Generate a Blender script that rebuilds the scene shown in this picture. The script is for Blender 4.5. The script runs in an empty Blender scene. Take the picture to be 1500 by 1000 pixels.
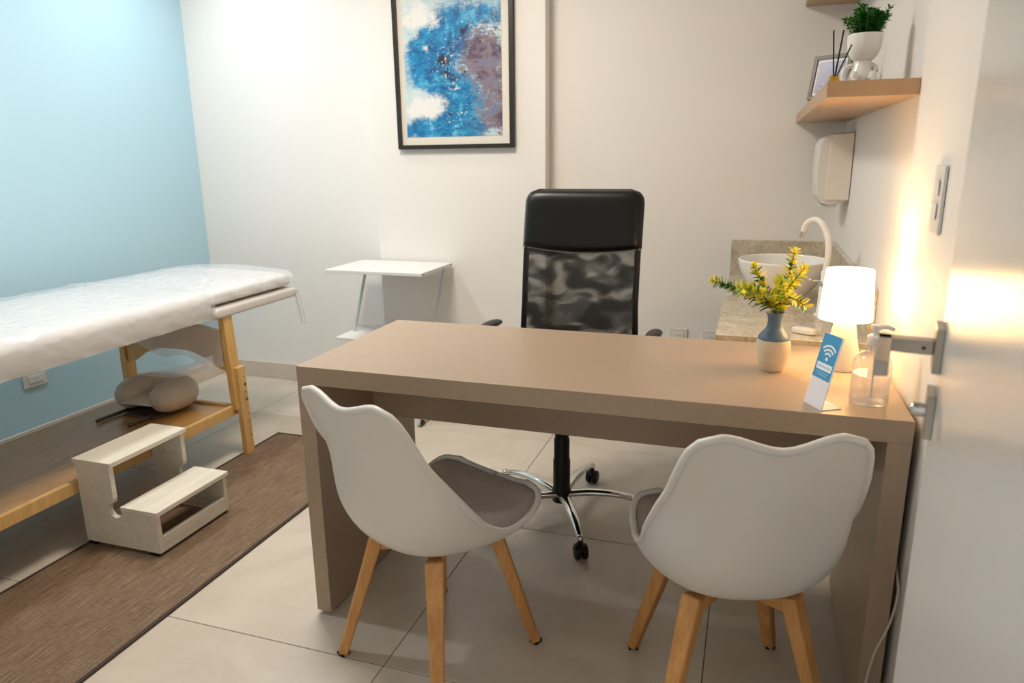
import bpy, bmesh, math, random
from mathutils import Vector, Matrix
random.seed(7)
S = bpy.context.scene
COL = S.collection
PI = math.pi

# ---------------------------------------------------------------- camera, world, lights, exposure
cam_d = bpy.data.cameras.new('camera')
cam_d.lens = 1047.46 / 1500 * 36
cam_d.sensor_width = 36
cam_d.clip_start = 0.01
cam_d.dof.use_dof = True
cam_d.dof.focus_distance = 2.0
cam_d.dof.aperture_fstop = 4.5
cam = bpy.data.objects.new('camera', cam_d)
COL.objects.link(cam)
r_ = Vector((0.94884079, 0.31552172, -0.01213278))
u_ = Vector((-0.06695945, 0.23861475, 0.96880309))
f_ = Vector((-0.30857348, 0.91842748, -0.24753456))
cam.matrix_world = Matrix(((r_.x, u_.x, -f_.x, 0), (r_.y, u_.y, -f_.y, 0), (r_.z, u_.z, -f_.z, 1.2767), (0, 0, 0, 1)))
S.camera = cam

S.view_settings.view_transform = 'Standard'
S.view_settings.look = 'None'
S.view_settings.exposure = 0.03
S.view_settings.gamma = 1.0
S.view_settings.use_curve_mapping = False

W = bpy.data.worlds.new('world'); S.world = W
W.use_nodes = True
W.node_tree.nodes['Background'].inputs[0].default_value = (1.0, 0.95, 0.9, 1)
W.node_tree.nodes['Background'].inputs[1].default_value = 0.62

def area(name, loc, size, power, col, shape='SQUARE', spread=180):
    d = bpy.data.lights.new(name, 'AREA'); d.shape = shape; d.size = size
    d.energy = power; d.color = col; d.spread = math.radians(spread)
    o = bpy.data.objects.new(name, d); o.location = loc; COL.objects.link(o)
    return o
CEIL = 2.62
area('panel_light', (-1.42, 2.1, CEIL - 0.035), 0.5, 30, (1.0, 0.89, 0.75))
area('downlight', (-2.57, 2.93, CEIL - 0.012), 0.10, 8, (0.90, 0.95, 1.0), 'DISK', 140)
area('downlight', (-2.45, 1.55, CEIL - 0.012), 0.10, 10, (0.92, 0.96, 1.0), 'DISK', 150)

# ---------------------------------------------------------------- materials
def lin(h):
    h = h.lstrip('#'); v = [int(h[i:i + 2], 16) / 255 for i in (0, 2, 4)]
    return tuple(x / 12.92 if x <= 0.04045 else ((x + 0.055) / 1.055) ** 2.4 for x in v) + (1,)

class G:
    """small node-graph helper"""
    def __init__(s, name):
        s.m = bpy.data.materials.new(name); s.m.use_nodes = True
        s.t = s.m.node_tree; s.b = s.t.nodes['Principled BSDF']; s.out = s.t.nodes['Material Output']
    def n(s, k): return s.t.nodes.new(k)
    def l(s, a, b): s.t.links.new(a, b)
    def put(s, sock, v):
        if hasattr(v, 'is_linked') or isinstance(v, bpy.types.NodeSocket): s.l(v, sock)
        else: sock.default_value = v
    def math(s, op, a, b=0.0, c=None, clamp=False):
        x = s.n('ShaderNodeMath'); x.operation = op; x.use_clamp = clamp
        s.put(x.inputs[0], a); s.put(x.inputs[1], b)
        if c is not None: s.put(x.inputs[2], c)
        return x.outputs[0]
    def coord(s, kind='Object', scale=(1, 1, 1), loc=(0, 0, 0), rot=(0, 0, 0)):
        tc = s.n('ShaderNodeTexCoord'); mp = s.n('ShaderNodeMapping')
        mp.inputs['Scale'].default_value = scale; mp.inputs['Location'].default_value = loc; mp.inputs['Rotation'].default_value = rot
        s.l(tc.outputs[kind], mp.inputs['Vector']); return mp.outputs[0]
    def noise(s, vec, scale, detail=3, rough=0.5, dist=0.0, colour=False):
        x = s.n('ShaderNodeTexNoise'); s.l(vec, x.inputs['Vector'])
        x.inputs['Scale'].default_value = scale; x.inputs['Detail'].default_value = detail
        x.inputs['Roughness'].default_value = rough; x.inputs['Distortion'].default_value = dist
        return x.outputs['Color' if colour else 'Fac']
    def ramp(s, fac, stops, interp='LINEAR'):
        x = s.n('ShaderNodeValToRGB'); x.color_ramp.interpolation = interp
        el = x.color_ramp.elements
        while len(el) < len(stops): el.new(0.5)
        for e, (p, c) in zip(el, stops): e.position = p; e.color = c
        s.put(x.inputs[0], fac); return x.outputs[0]
    def mix(s, fac, a, b):
        x = s.n('ShaderNodeMix'); x.data_type = 'RGBA'
        s.put(x.inputs[0], fac); s.put(x.inputs[6], a); s.put(x.inputs[7], b); return x.outputs[2]
    def bump(s, h, strength, dist=0.01):
        x = s.n('ShaderNodeBump'); x.inputs['Strength'].default_value = strength; x.inputs['Distance'].default_value = dist
        s.l(h, x.inputs['Height']); s.l(x.outputs[0], s.b.inputs['Normal']); return x.outputs[0]
    def set(s, **k):
        for a, v in k.items(): s.put(s.b.inputs[a.replace('_', ' ')], v)
        return s

def grey(v): return (v, v, v, 1)

def plain(name, hexc, rough=0.5, metal=0.0, var=0.04, nscale=8, bump=0.0, bscale=200, spec=0.5, coat=0.0):
    g = G(name); c = lin(hexc); v = g.coord()
    n = g.noise(v, nscale, 4)
    lo = tuple(x * (1 - var) for x in c[:3]) + (1,); hi = tuple(min(1, x * (1 + var)) for x in c[:3]) + (1,)
    g.l(g.ramp(n, [(0.3, lo), (0.7, hi)]), g.b.inputs['Base Color'])
    g.set(Roughness=rough, Metallic=metal)
    g.b.inputs['Specular IOR Level'].default_value = spec
    g.b.inputs['Coat Weight'].default_value = coat
    if bump: g.bump(g.noise(v, bscale, 3), bump, 0.002)
    return g.m

def wood(name, c1, c2, rough=0.4, scale=(1, 1, 1), wscale=6, var=1.0):
    g = G(name); v = g.coord('Object', scale)
    n = g.noise(v, wscale, 6, 0.6, 0.8)
    n2 = g.noise(v, wscale * 5, 3)
    f = g.math('ADD', g.math('MULTIPLY', n, 0.75), g.math('MULTIPLY', n2, 0.25))
    g.l(g.ramp(f, [(0.35, lin(c1)), (0.65, lin(c2))]), g.b.inputs['Base Color'])
    g.set(Roughness=rough); g.bump(n2, 0.04, 0.002)
    return g.m

def wall_mat(name, hexc):
    g = G(name); v = g.coord(); c = lin(hexc)
    n = g.noise(v, 1.3, 3)
    g.l(g.ramp(n, [(0.3, tuple(x * 0.985 for x in c[:3]) + (1,)), (0.7, c)]), g.b.inputs['Base Color'])
    g.set(Roughness=0.55); g.bump(g.noise(v, 160, 2), 0.05, 0.001)
    return g.m

def film_mat(name, dens=0.25, rough=0.12, bscale=25, bstr=0.4, tint=(0.92, 0.95, 1, 1), gloss=0.5):
    """clear film: mostly see-through with a glossy, faintly milky skin"""
    g = G(name); g.t.nodes.remove(g.b)
    tr = g.n('ShaderNodeBsdfTransparent'); gl = g.n('ShaderNodeBsdfGlossy'); df = g.n('ShaderNodeBsdfDiffuse')
    gl.inputs['Roughness'].default_value = rough; df.inputs['Color'].default_value = tint
    tr.inputs['Color'].default_value = (0.98, 0.98, 0.98, 1)
    v = g.coord(); nz = g.noise(v, bscale, 4, 0.6, 0.8)
    bp = g.n('ShaderNodeBump'); bp.inputs['Strength'].default_value = bstr; bp.inputs['Distance'].default_value = 0.006
    g.l(nz, bp.inputs['Height']); g.l(bp.outputs[0], gl.inputs['Normal'])
    fr = g.n('ShaderNodeLayerWeight'); fr.inputs['Blend'].default_value = 0.5
    fz = g.math('POWER', fr.outputs['Facing'], 3.0)
    m1 = g.n('ShaderNodeMixShader'); m1.inputs[0].default_value = dens
    g.l(tr.outputs[0], m1.inputs[1]); g.l(df.outputs[0], m1.inputs[2])
    m2 = g.n('ShaderNodeMixShader'); g.l(g.math('ADD', g.math('MULTIPLY', fz, gloss), 0.07, clamp=True), m2.inputs[0])
    g.l(m1.outputs[0], m2.inputs[1]); g.l(gl.outputs[0], m2.inputs[2])
    g.l(m2.outputs[0], g.out.inputs['Surface'])
    return g.m

M = {}
M['white_wall'] = wall_mat('white_wall_paint', '#ECE9E5')
M['blue_wall'] = wall_mat('blue_wall_paint', '#B2D5E4')
M['ceiling'] = wall_mat('ceiling_paint', '#F0EEEA')
M['grout'] = plain('grout', '#7A7064', 0.9)
M['baseboard'] = plain('porcelain_skirting', '#CFC4B6', 0.35, var=0.05, nscale=5)
M['laminate'] = plain('taupe_laminate', '#A8937E', 0.36, var=0.025, nscale=60, bump=0.05, bscale=700)
M['white_plastic'] = plain('white_plastic', '#DEDBD6', 0.38, var=0.01)
M['seat_pad'] = plain('grey_leatherette', '#A79C94', 0.5, var=0.04, nscale=20, bump=0.06, bscale=400)
M['oak'] = wood('oak_leg', '#BF864A', '#D9A263', 0.42, (6, 6, 0.8), 6)
M['pine'] = wood('pine_frame', '#D0A35C', '#E2BC80', 0.42, (7, 7, 1.0), 5)
M['plywood'] = wood('plywood_shelf', '#A57740', '#BC9058', 0.28, (6, 1, 6), 4)
M['cream_board'] = wood('cream_board', '#D3CCBC', '#E2DCCE', 0.4, (9, 1, 9), 4)
M['vinyl'] = plain('pale_vinyl', '#DCD8D4', 0.42, var=0.03, nscale=6, bump=0.05, bscale=120)
M['cradle'] = plain('cradle_vinyl', '#C6BBAD', 0.55, var=0.04)
M['black_leather'] = plain('black_leather', '#0C0B0A', 0.33, var=0.15, nscale=30, bump=0.10, bscale=260, spec=0.35)
M['black_plastic'] = plain('black_plastic', '#0B0B0A', 0.42, var=0.1, spec=0.35)
M['black_metal'] = plain('black_metal', '#0E0D0C', 0.4, var=0.1, spec=0.35)
M['dark_steel'] = plain('dark_steel', '#5E5042', 0.4, metal=0.3)
M['chrome'] = plain('chrome', '#D6D6D4', 0.08, metal=1.0, var=0.02)
M['steel'] = plain('brushed_steel', '#A79F94', 0.28, metal=1.0, var=0.05, nscale=40)
M['white_metal'] = plain('white_metal', '#E3E2DF', 0.35, var=0.01)
M['grey_metal'] = plain('pale_grey_metal', '#CDD1D5', 0.35, var=0.02)
M['ceramic'] = plain('white_ceramic', '#ECEAE6', 0.12, var=0.01, coat=0.4)
M['satin_ceramic'] = plain('satin_ceramic', '#E2DCD3', 0.3, var=0.01)
M['shelf_wood'] = plain('oak_laminate', '#B49472', 0.4, var=0.04, nscale=20)
M['frame_black'] = plain('black_frame', '#24211D', 0.4, var=0.1)
M['mat_board'] = plain('passepartout', '#E2DCD0', 0.7, var=0.01)
M['door'] = plain('glossy_door', '#E2E0DC', 0.24, var=0.01)
M['clear'] = film_mat('clear_plastic_bottle', 0.06, 0.04, 4, 0.02, (1, 1, 1, 1), 0.85)
M['gel'] = film_mat('clear_gel', 0.14, 0.04, 4, 0.02, (1, 0.95, 0.88, 1), 0.8)
M['film'] = film_mat('clear_film', 0.30, 0.05, 16, 0.9)
M['film_thin'] = film_mat('thin_film', 0.40, 0.3, 14, 0.4, (0.95, 0.96, 1, 1), 0.1)
M['gold'] = plain('gold_cap', '#C8963C', 0.25, metal=0.9)
M['dark_glass'] = plain('dark_glass', '#1E1712', 0.1)
M['reed'] = plain('black_reed', '#15100D', 0.6)
M['green_leaf'] = plain('green_leaf', '#3F7A2C', 0.5, var=0.35, nscale=60)
M['bush_leaf'] = plain('bush_leaf', '#37802A', 0.5, var=0.5, nscale=50)
M['yellow_leaf'] = plain('yellow_leaf', '#F2E034', 0.5, var=0.15, nscale=60)
M['lime_leaf'] = plain('lime_leaf', '#B4C22C', 0.5, var=0.25, nscale=60)
M['stem'] = plain('stem', '#4C6B2A', 0.6)
M['pewter_frame'] = plain('pewter_frame', '#5E5B54', 0.45, metal=0.1)
M['paper'] = plain('white_card', '#E8E6EA', 0.5, var=0.005)
M['blue_print'] = plain('blue_print', '#3F97C8', 0.45, var=0.02)
M['white_print'] = plain('white_print', '#F0F2F4', 0.5, var=0.005)
M['pale_print'] = plain('pale_blue_print', '#9CC6DF', 0.5, var=0.005)
M['cable'] = plain('white_cable', '#C9C0B2', 0.5)
M['vase_cream'] = plain('vase_cream', '#DDCBB0', 0.5, var=0.05, nscale=25)
M['vase_blue'] = plain('vase_blue', '#5E7488', 0.32, var=0.08, nscale=30)

def m_tile():
    g = G('porcelain_tile'); v = g.coord()
    inf = g.n('ShaderNodeObjectInfo')
    ad = g.n('ShaderNodeVectorMath'); ad.operation = 'ADD'
    cb = g.n('ShaderNodeCombineXYZ'); g.l(g.math('MULTIPLY', inf.outputs['Random'], 40.0), cb.inputs[0]); g.l(cb.outputs[0], ad.inputs[1]); g.l(v, ad.inputs[0])
    n = g.noise(ad.outputs[0], 2.2, 5, 0.6, 1.2); n2 = g.noise(ad.outputs[0], 9, 5, 0.65)
    f = g.math('ADD', g.math('MULTIPLY', n, 0.7), g.math('MULTIPLY', n2, 0.3))
    g.l(g.ramp(f, [(0.3, lin('#BDB0A0')), (0.55, lin('#CBC0B1')), (0.75, lin('#D3C9BB'))]), g.b.inputs['Base Color'])
    g.l(g.math('ADD', 0.24, g.math('MULTIPLY', n2, 0.14)), g.b.inputs['Roughness'])
    return g.m
M['tile'] = m_tile()

def m_mat():
    g = G('woven_mat'); v = g.coord('Object', (1, 1, 1))
    a = g.noise(g.coord('Object', (260, 9, 1)), 1, 3, 0.6); b = g.noise(g.coord('Object', (30, 420, 1)), 1, 2)
    f = g.math('ADD', g.math('MULTIPLY', a, 0.65), g.math('MULTIPLY', b, 0.35))
    g.l(g.ramp(f, [(0.32, lin('#4E3C2D')), (0.5, lin('#735C46')), (0.68, lin('#978067'))]), g.b.inputs['Base Color'])
    g.set(Roughness=0.75); g.bump(f, 0.5, 0.002); return g.m
M['mat'] = m_mat()
M['mat_edge'] = plain('mat_binding', '#3B2C22', 0.8, var=0.1, nscale=80, bump=0.3, bscale=500)

def m_granite():
    g = G('granite'); v = g.coord()
    n = g.noise(v, 90, 4, 0.7); n2 = g.noise(v, 14, 4)
    f = g.math('ADD', g.math('MULTIPLY', n, 0.6), g.math('MULTIPLY', n2, 0.4))
    g.l(g.ramp(f, [(0.35, lin('#A39985')), (0.5, lin('#C4BAA6')), (0.66, lin('#DCD3C2'))]), g.b.inputs['Base Color'])
    g.set(Roughness=0.22); return g.m
M['granite'] = m_granite()

def m_mesh():
    """fine black net in two layers: its openings beat against each other in soft pale blotches"""
    g = G('black_mesh_fabric'); g.set(Base_Color=lin('#14110E'), Roughness=0.6)
    wn = g.noise(g.coord('Object', (10, 1, 19), (0.3, 0, 0.1), (0, -0.6, 0)), 1.0, 0.6, 0.4, 1.0)
    ck = g.n('ShaderNodeTexVoronoi'); g.l(g.coord(), ck.inputs['Vector']); ck.inputs['Scale'].default_value = 420
    a = g.ramp(wn, [(0.36, grey(0.015)), (0.5, grey(0.08)), (0.68, grey(0.30))])
    a2 = g.math('MULTIPLY', a, g.math('ADD', 0.6, g.math('MULTIPLY', ck.outputs['Distance'], 0.9)))
    g.l(g.math('SUBTRACT', 1.0, a2, clamp=True), g.b.inputs['Alpha']); return g.m
M['mesh'] = m_mesh()

def m_art():
    """abstract canvas: pale left, cyan and blue strokes, mauve and brown right"""
    g = G('abstract_print')
    tc = g.n('ShaderNodeTexCoord'); sp = g.n('ShaderNodeSeparateXYZ'); g.l(tc.outputs['Generated'], sp.inputs[0])
    gen = tc.outputs['Generated']
    mp = g.n('ShaderNodeMapping'); g.l(gen, mp.inputs['Vector']); mp.inputs['Scale'].default_value = (1, 1, 1.45); v = mp.outputs[0]
    wn = g.noise(v, 5, 5, 0.6, colour=True); ws = g.n('ShaderNodeSeparateXYZ'); g.l(wn, ws.inputs[0])
    U = g.math('ADD', sp.outputs[0], g.math('MULTIPLY', g.math('SUBTRACT', ws.outputs[0], 0.5), 0.26))
    V = g.math('ADD', sp.outputs[2], g.math('MULTIPLY', g.math('SUBTRACT', ws.outputs[1], 0.5), 0.18))
    def blob(cx, cy, rx, ry, amp=1.0):
        a = g.math('POWER', g.math('ABSOLUTE', g.math('DIVIDE', g.math('SUBTRACT', U, cx), rx)), 2.0)
        b = g.math('POWER', g.math('ABSOLUTE', g.math('DIVIDE', g.math('SUBTRACT', V, cy), ry)), 2.0)
        return g.math('MULTIPLY', g.math('EXPONENT', g.math('MULTIPLY', g.math('ADD', a, b), -1.0)), amp)
    def add(*a):
        x = a[0]
        for y in a[1:]: x = g.math('ADD', x, y)
        return x
    fine = g.noise(v, 16, 8, 0.7, 0.6)
    strk = g.noise(g.coord('Generated', (7, 1, 60)), 1, 6, 0.7, 1.2)
    fn = g.math('ADD', g.math('MULTIPLY', g.math('SUBTRACT', fine, 0.5), 1.7), g.math('MULTIPLY', g.math('SUBTRACT', strk, 0.5), 1.6))
    blue = add(blob(0.24, 0.44, 0.20, 0.15, 1.2), blob(0.48, 0.56, 0.20, 0.12, 1.2), blob(0.38, 0.04, 0.5, 0.065, 1.2), blob(0.62, 0.20, 0.26, 0.12, 1.0), blob(0.42, 0.33, 0.25, 0.07, .8), blob(0.75, 0.66, 0.35, 0.06, 0.7), blob(0.8, 0.9, 0.5, 0.2, .6))
    mauve = add(blob(0.82, 0.46, 0.24, 0.15, 1.3), blob(0.95, 0.10, 0.25, 0.13, 0.9), blob(0.95, 0.28, 0.2, 0.1, .5))
    white = add(blob(0.20, 0.175, 0.24, 0.065, 1.3), blob(0.12, 0.68, 0.3, 0.09, 1.1), blob(0.52, 0.30, 0.10, 0.018, .8), blob(0.25, 0.51, 0.06, 0.02, .8))
    base = g.ramp(g.math('ADD', g.noise(v, 3, 4), g.math('MULTIPLY', fn, 0.2)), [(0.3, lin('#A9CCD6')), (0.7, lin('#DCE2E2'))])
    bcol = g.ramp(g.math('ADD', g.noise(v, 6, 6, 0.65, 0.8), g.math('MULTIPLY', fn, 0.35)), [(0.25, lin('#0A2E50')), (0.40, lin('#0B609A')), (0.58, lin('#178ABF')), (0.8, lin('#77C3DE'))])
    mcol = g.ramp(g.math('ADD', g.noise(g.coord('Generated', (4, 1, 7)), 1.3, 5, 0.6, 0.4), g.math('MULTIPLY', fn, 0.30)), [(0.28, lin('#2A2033')), (0.42, lin('#5B4B66')), (0.55, lin('#86757F')), (0.68, lin('#5D7AA0')), (0.82, lin('#C2B6BE'))])
    sm = lambda x, lo, hi: g.ramp(x, [(lo, grey(0)), (hi, grey(1))])
    c = g.mix(sm(g.math('ADD', blue, g.math('MULTIPLY', fn, 0.6)), 0.2, 0.6), base, bcol)
    c = g.mix(sm(g.math('ADD', mauve, g.math('MULTIPLY', fn, 0.9)), 0.35, 0.75), c, mcol)
    c = g.mix(sm(g.math('ADD', white, g.math('MULTIPLY', fn, 0.8)), 0.45, 0.85), c, lin('#E4E4E2'))
    dark = add(blob(0.40, 0.44, 0.10, 0.06, 1.0), blob(0.52, 0.36, 0.10, 0.03, 0.8), blob(0.62, 0.60, 0.05, 0.05, .9), blob(0.56, 0.05, 0.1, 0.02, .7))
    c = g.mix(sm(g.math('ADD', dark, g.math('MULTIPLY', fn, 0.9)), 0.55, 0.85), c, lin('#262335'))
    mid = add(blob(0.45, 0.42, 0.22, 0.16, 1.0), blob(0.6, 0.1, 0.4, 0.08, 0.7), blob(0.85, 0.62, 0.3, 0.08, .8))
    spk = g.noise(g.coord('Generated', (38, 1, 70)), 1, 3, 0.6, 0.5)
    c = g.mix(sm(g.math('ADD', spk, g.math('MULTIPLY', mid, 0.12)), 0.68, 0.74), c, lin('#E6E2DE'))
    spk2 = g.noise(g.coord('Generated', (14, 1, 30), (3, 0, 5)), 1, 6, 0.7, 0.8)
    c = g.mix(sm(g.math('ADD', spk2, g.math('MULTIPLY', mid, 0.14)), 0.64, 0.74), c, lin('#1F2440'))
    g.l(c, g.b.inputs['Base Color']); g.set(Roughness=0.45); return g.m
M['art'] = m_art()

def m_photo():
    g = G('lavender_print'); v = g.coord('Generated')
    g.l(g.ramp(g.noise(v, 3, 4, 0.6, 0.6), [(0.35, lin('#3F4278')), (0.7, lin('#62659C'))]), g.b.inputs['Base Color']); g.set(Roughness=0.3); return g.m
M['photo'] = m_photo()

def m_emit(name, col, st, base='#F4EAD8'):
    g = G(name); g.set(Base_Color=lin(base), Roughness=0.8)
    g.b.inputs['Emission Color'].default_value = col; g.b.inputs['Emission Strength'].default_value = st
    return g.m
def m_shade():
    """thin white fabric: scatters the bulb's light through"""
    g = G('lamp_shade_fabric'); g.t.nodes.remove(g.b)
    tl = g.n('ShaderNodeBsdfTranslucent'); df = g.n('ShaderNodeBsdfDiffuse'); mx = g.n('ShaderNodeMixShader')
    tl.inputs[0].default_value = (0.93, 0.88, 0.78, 1); df.inputs[0].default_value = (0.9, 0.88, 0.84, 1); mx.inputs[0].default_value = 0.55
    g.l(df.outputs[0], mx.inputs[1]); g.l(tl.outputs[0], mx.inputs[2]); g.l(mx.outputs[0], g.out.inputs['Surface'])
    return g.m
M['shade'] = m_shade()
M['diffuser'] = m_emit('lit_diffuser', (1.0, 0.95, 0.88, 1), 6)

# ---------------------------------------------------------------- mesh helpers
def T(v): return v if isinstance(v, Vector) else Vector(v)

class MB:
    def __init__(s): s.v = []; s.f = []; s.mi = []; s.cur = 0
    def add(s, vs, fs):
        o = len(s.v); s.v += [tuple(p) for p in vs]; s.f += [tuple(i + o for i in f) for f in fs]; s.mi += [s.cur] * len(fs)
        return s
    def box(s, x0, x1, y0, y1, z0, z1, mtx=None):
        vs = [Vector((x, y, z)) for z in (z0, z1) for y in (y0, y1) for x in (x0, x1)]
        if mtx: vs = [mtx @ p for p in vs]
        return s.add(vs, [(0, 2, 3, 1), (4, 5, 7, 6), (0, 1, 5, 4), (2, 6, 7, 3), (0, 4, 6, 2), (1, 3, 7, 5)])
    def bar(s, a, b, w0, h0, w1=None, h1=None, up=(0, 0, 1)):
        """rectangular bar from a to b with section w x h at each end"""
        a, b = T(a), T(b); w1 = w0 if w1 is None else w1; h1 = h0 if h1 is None else h1
        d = (b - a).normalized(); x = d.cross(T(up))
        if x.length < 1e-4: x = Vector((1, 0, 0))
        x.normalize(); y = x.cross(d)
        vs = [c + x * sx * w / 2 + y * sy * h / 2 for c, w, h in ((a, w0, h0), (b, w1, h1)) for sx, sy in ((-1, -1), (1, -1), (1, 1), (-1, 1))]
        return s.add(vs, [(3, 2, 1, 0), (4, 5, 6, 7), (0, 1, 5, 4), (1, 2, 6, 5), (2, 3, 7, 6), (3, 0, 4, 7)])
    def tube(s, pts, r, n=10, cap=True, sx=1.0):
        pts = [T(p) for p in pts]; rs = r if isinstance(r, (list, tuple)) else [r] * len(pts)
        rings = []; px = None
        for i, p in enumerate(pts):
            d = (pts[min(i + 1, len(pts) - 1)] - pts[max(i - 1, 0)]).normalized()
            if px is None:
                px = d.cross(Vector((0, 0, 1)))
                if px.length < 0.05: px = d.cross(Vector((0, 1, 0)))
            x = (px - d * px.dot(d)).normalized(); px = x; y = d.cross(x)
            rings.append([p + (x * math.cos(2 * PI * k / n) * sx + y * math.sin(2 * PI * k / n)) * rs[i] for k in range(n)])
        vs = [q for rg in rings for q in rg]; fs = []
        for i in range(len(pts) - 1):
            for k in range(n):
                k2 = (k + 1) % n; fs.append((i * n + k, i * n + k2, (i + 1) * n + k2, (i + 1) * n + k))
        if cap: fs += [tuple(range(n - 1, -1, -1)), tuple((len(pts) - 1) * n + k for k in range(n))]
        return s.add(vs, fs)
    def lathe(s, prof, c=(0, 0, 0), n=32, axis='z', cap=True):
        vs = []; fs = []; cx, cy, cz = c
        for (r, z) in prof:
            for k in range(n):
                a = 2 * PI * k / n
                p = (r * math.cos(a), r * math.sin(a), z)
                if axis == 'x': p = (z, p[0], p[1])
                if axis == 'y': p = (p[1], z, p[0])
                vs.append((p[0] + cx, p[1] + cy, p[2] + cz))
        for i in range(len(prof) - 1):
            for k in range(n):
                k2 = (k + 1) % n; fs.append((i * n + k, i * n + k2, (i + 1) * n + k2, (i + 1) * n + k))
        if cap and prof[0][0] > 1e-5: fs.append(tuple(range(n - 1, -1, -1)))
        if cap and prof[-1][0] > 1e-5: fs.append(tuple((len(prof) - 1) * n + k for k in range(n)))
        return s.add(vs, fs)
    def prism(s, poly, axis, a, b):
        """extrude a 2-D outline along an axis between a and b"""
        def P(p, t): return {'x': (t, p[0], p[1]), 'y': (p[0], t, p[1]), 'z': (p[0], p[1], t)}[axis]
        n = len(poly); vs = [P(p, a) for p in poly] + [P(p, b) for p in poly]
        fs = [tuple(range(n - 1, -1, -1)), tuple(range(n, 2 * n))] + [(i, (i + 1) % n, (i + 1) % n + n, i + n) for i in range(n)]
        return s.add(vs, fs)
    def grid(s, fn, nu, nv, closeu=False):
        vs = [fn(i / (nu if closeu else nu - 1), j / (nv - 1)) for j in range(nv) for i in range(nu)]
        fs = []
        for j in range(nv - 1):
            for i in range(nu if closeu else nu - 1):
                i2 = (i + 1) % nu; fs.append((j * nu + i, j * nu + i2, (j + 1) * nu + i2, (j + 1) * nu + i))
        return s.add(vs, fs)
    def build(s, name, mat, parent=None, smooth=False, bevel=0.0, seg=2, solid=0.0, soff=-1, loc=None, angle=40):
        me = bpy.data.meshes.new(name)
        vs = s.v
        if loc is not None: vs = [(p[0] - loc[0], p[1] - loc[1], p[2] - loc[2]) for p in vs]
        me.from_pydata(vs, [], s.f)
        mats = mat if isinstance(mat, (list, tuple)) else [mat]
        for m in mats: me.materials.append(M[m])
        if len(mats) > 1: me.polygons.foreach_set('material_index', s.mi)
        bm = bmesh.new(); bm.from_mesh(me); bmesh.ops.remove_doubles(bm, verts=bm.verts, dist=1e-6)
        if not solid: bmesh.ops.recalc_face_normals(bm, faces=bm.faces)
        bm.to_mesh(me); bm.free()
        if smooth:
            me.polygons.foreach_set('use_smooth', [True] * len(me.polygons))
            if smooth == 'auto': me.set_sharp_from_angle(angle=math.radians(angle))
        o = bpy.data.objects.new(name, me); COL.objects.link(o)
        if loc is not None: o.location = loc
        if parent is not None: o.parent = parent
        if solid:
            md = o.modifiers.new('solidify', 'SOLIDIFY'); md.thickness = solid; md.offset = soff
        if bevel:
            md = o.modifiers.new('bevel', 'BEVEL'); md.width = bevel; md.segments = seg; md.limit_method = 'ANGLE'; md.angle_limit = math.radians(35)
        return o

def tag(o, label, cat, group=None, kind=None):
    o['label'] = label; o['category'] = cat
    if group: o['group'] = group
    if kind: o['kind'] = kind
    return o
def thing(name, label, cat, loc=(0, 0, 0), rz=0.0, group=None):
    o = bpy.data.objects.new(name, None); o.empty_display_size = 0.05; COL.objects.link(o)
    o.location = loc; o.rotation_euler = (0, 0, rz)
    return tag(o, label, cat, group)
def copy_tree(o, parent=None):
    c = o.copy(); COL.objects.link(c); c.parent = parent
    for ch in list(o.children): copy_tree(ch, c)
    return c
def child(o, parent):
    """parent a part built in world coordinates to a thing standing elsewhere"""
    o.parent = parent; o.matrix_parent_inverse = Matrix.Translation(-Vector(parent.location)) if parent.parent is None else Matrix.Identity(4)
    return o
def cr(tab, s):
    """Catmull-Rom through rows (s, a, b, c, ...)"""
    n = len(tab)
    for i in range(n - 1):
        if s <= tab[i + 1][0] or i == n - 2: break
    p0, p1, p2, p3 = tab[max(i - 1, 0)], tab[i], tab[i + 1], tab[min(i + 2, n - 1)]
    t = (s - p1[0]) / (p2[0] - p1[0]); t = max(0, min(1, t)); out = []
    for k in range(1, len(p1)):
        m1 = (p2[k] - p0[k]) / max(1e-6, p2[0] - p0[0]) * (p2[0] - p1[0]); m2 = (p3[k] - p1[k]) / max(1e-6, p3[0] - p1[0]) * (p2[0] - p1[0])
        out.append((2 * t**3 - 3 * t**2 + 1) * p1[k] + (t**3 - 2 * t**2 + t) * m1 + (-2 * t**3 + 3 * t**2) * p2[k] + (t**3 - t**2) * m2)
    return out
def arc(cx, cy, r, a0, a1, n):
    return [(cx + r * math.cos(math.radians(a0 + (a1 - a0) * i / n)), cy + r * math.sin(math.radians(a0 + (a1 - a0) * i / n))) for i in range(n + 1)]
def smooth_path(pts, n=8):
    tab = [(float(i),) + tuple(p) for i, p in enumerate(pts)]
    return [tuple(cr(tab, i / n)) for i in range((len(pts) - 1) * n + 1)]

# ---------------------------------------------------------------- the room
XL, XR, YB, YF = -3.092, 0.354, 3.503, -0.10
YP = YB - 0.08
PXL, PXR = -1.891, -0.968

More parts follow.
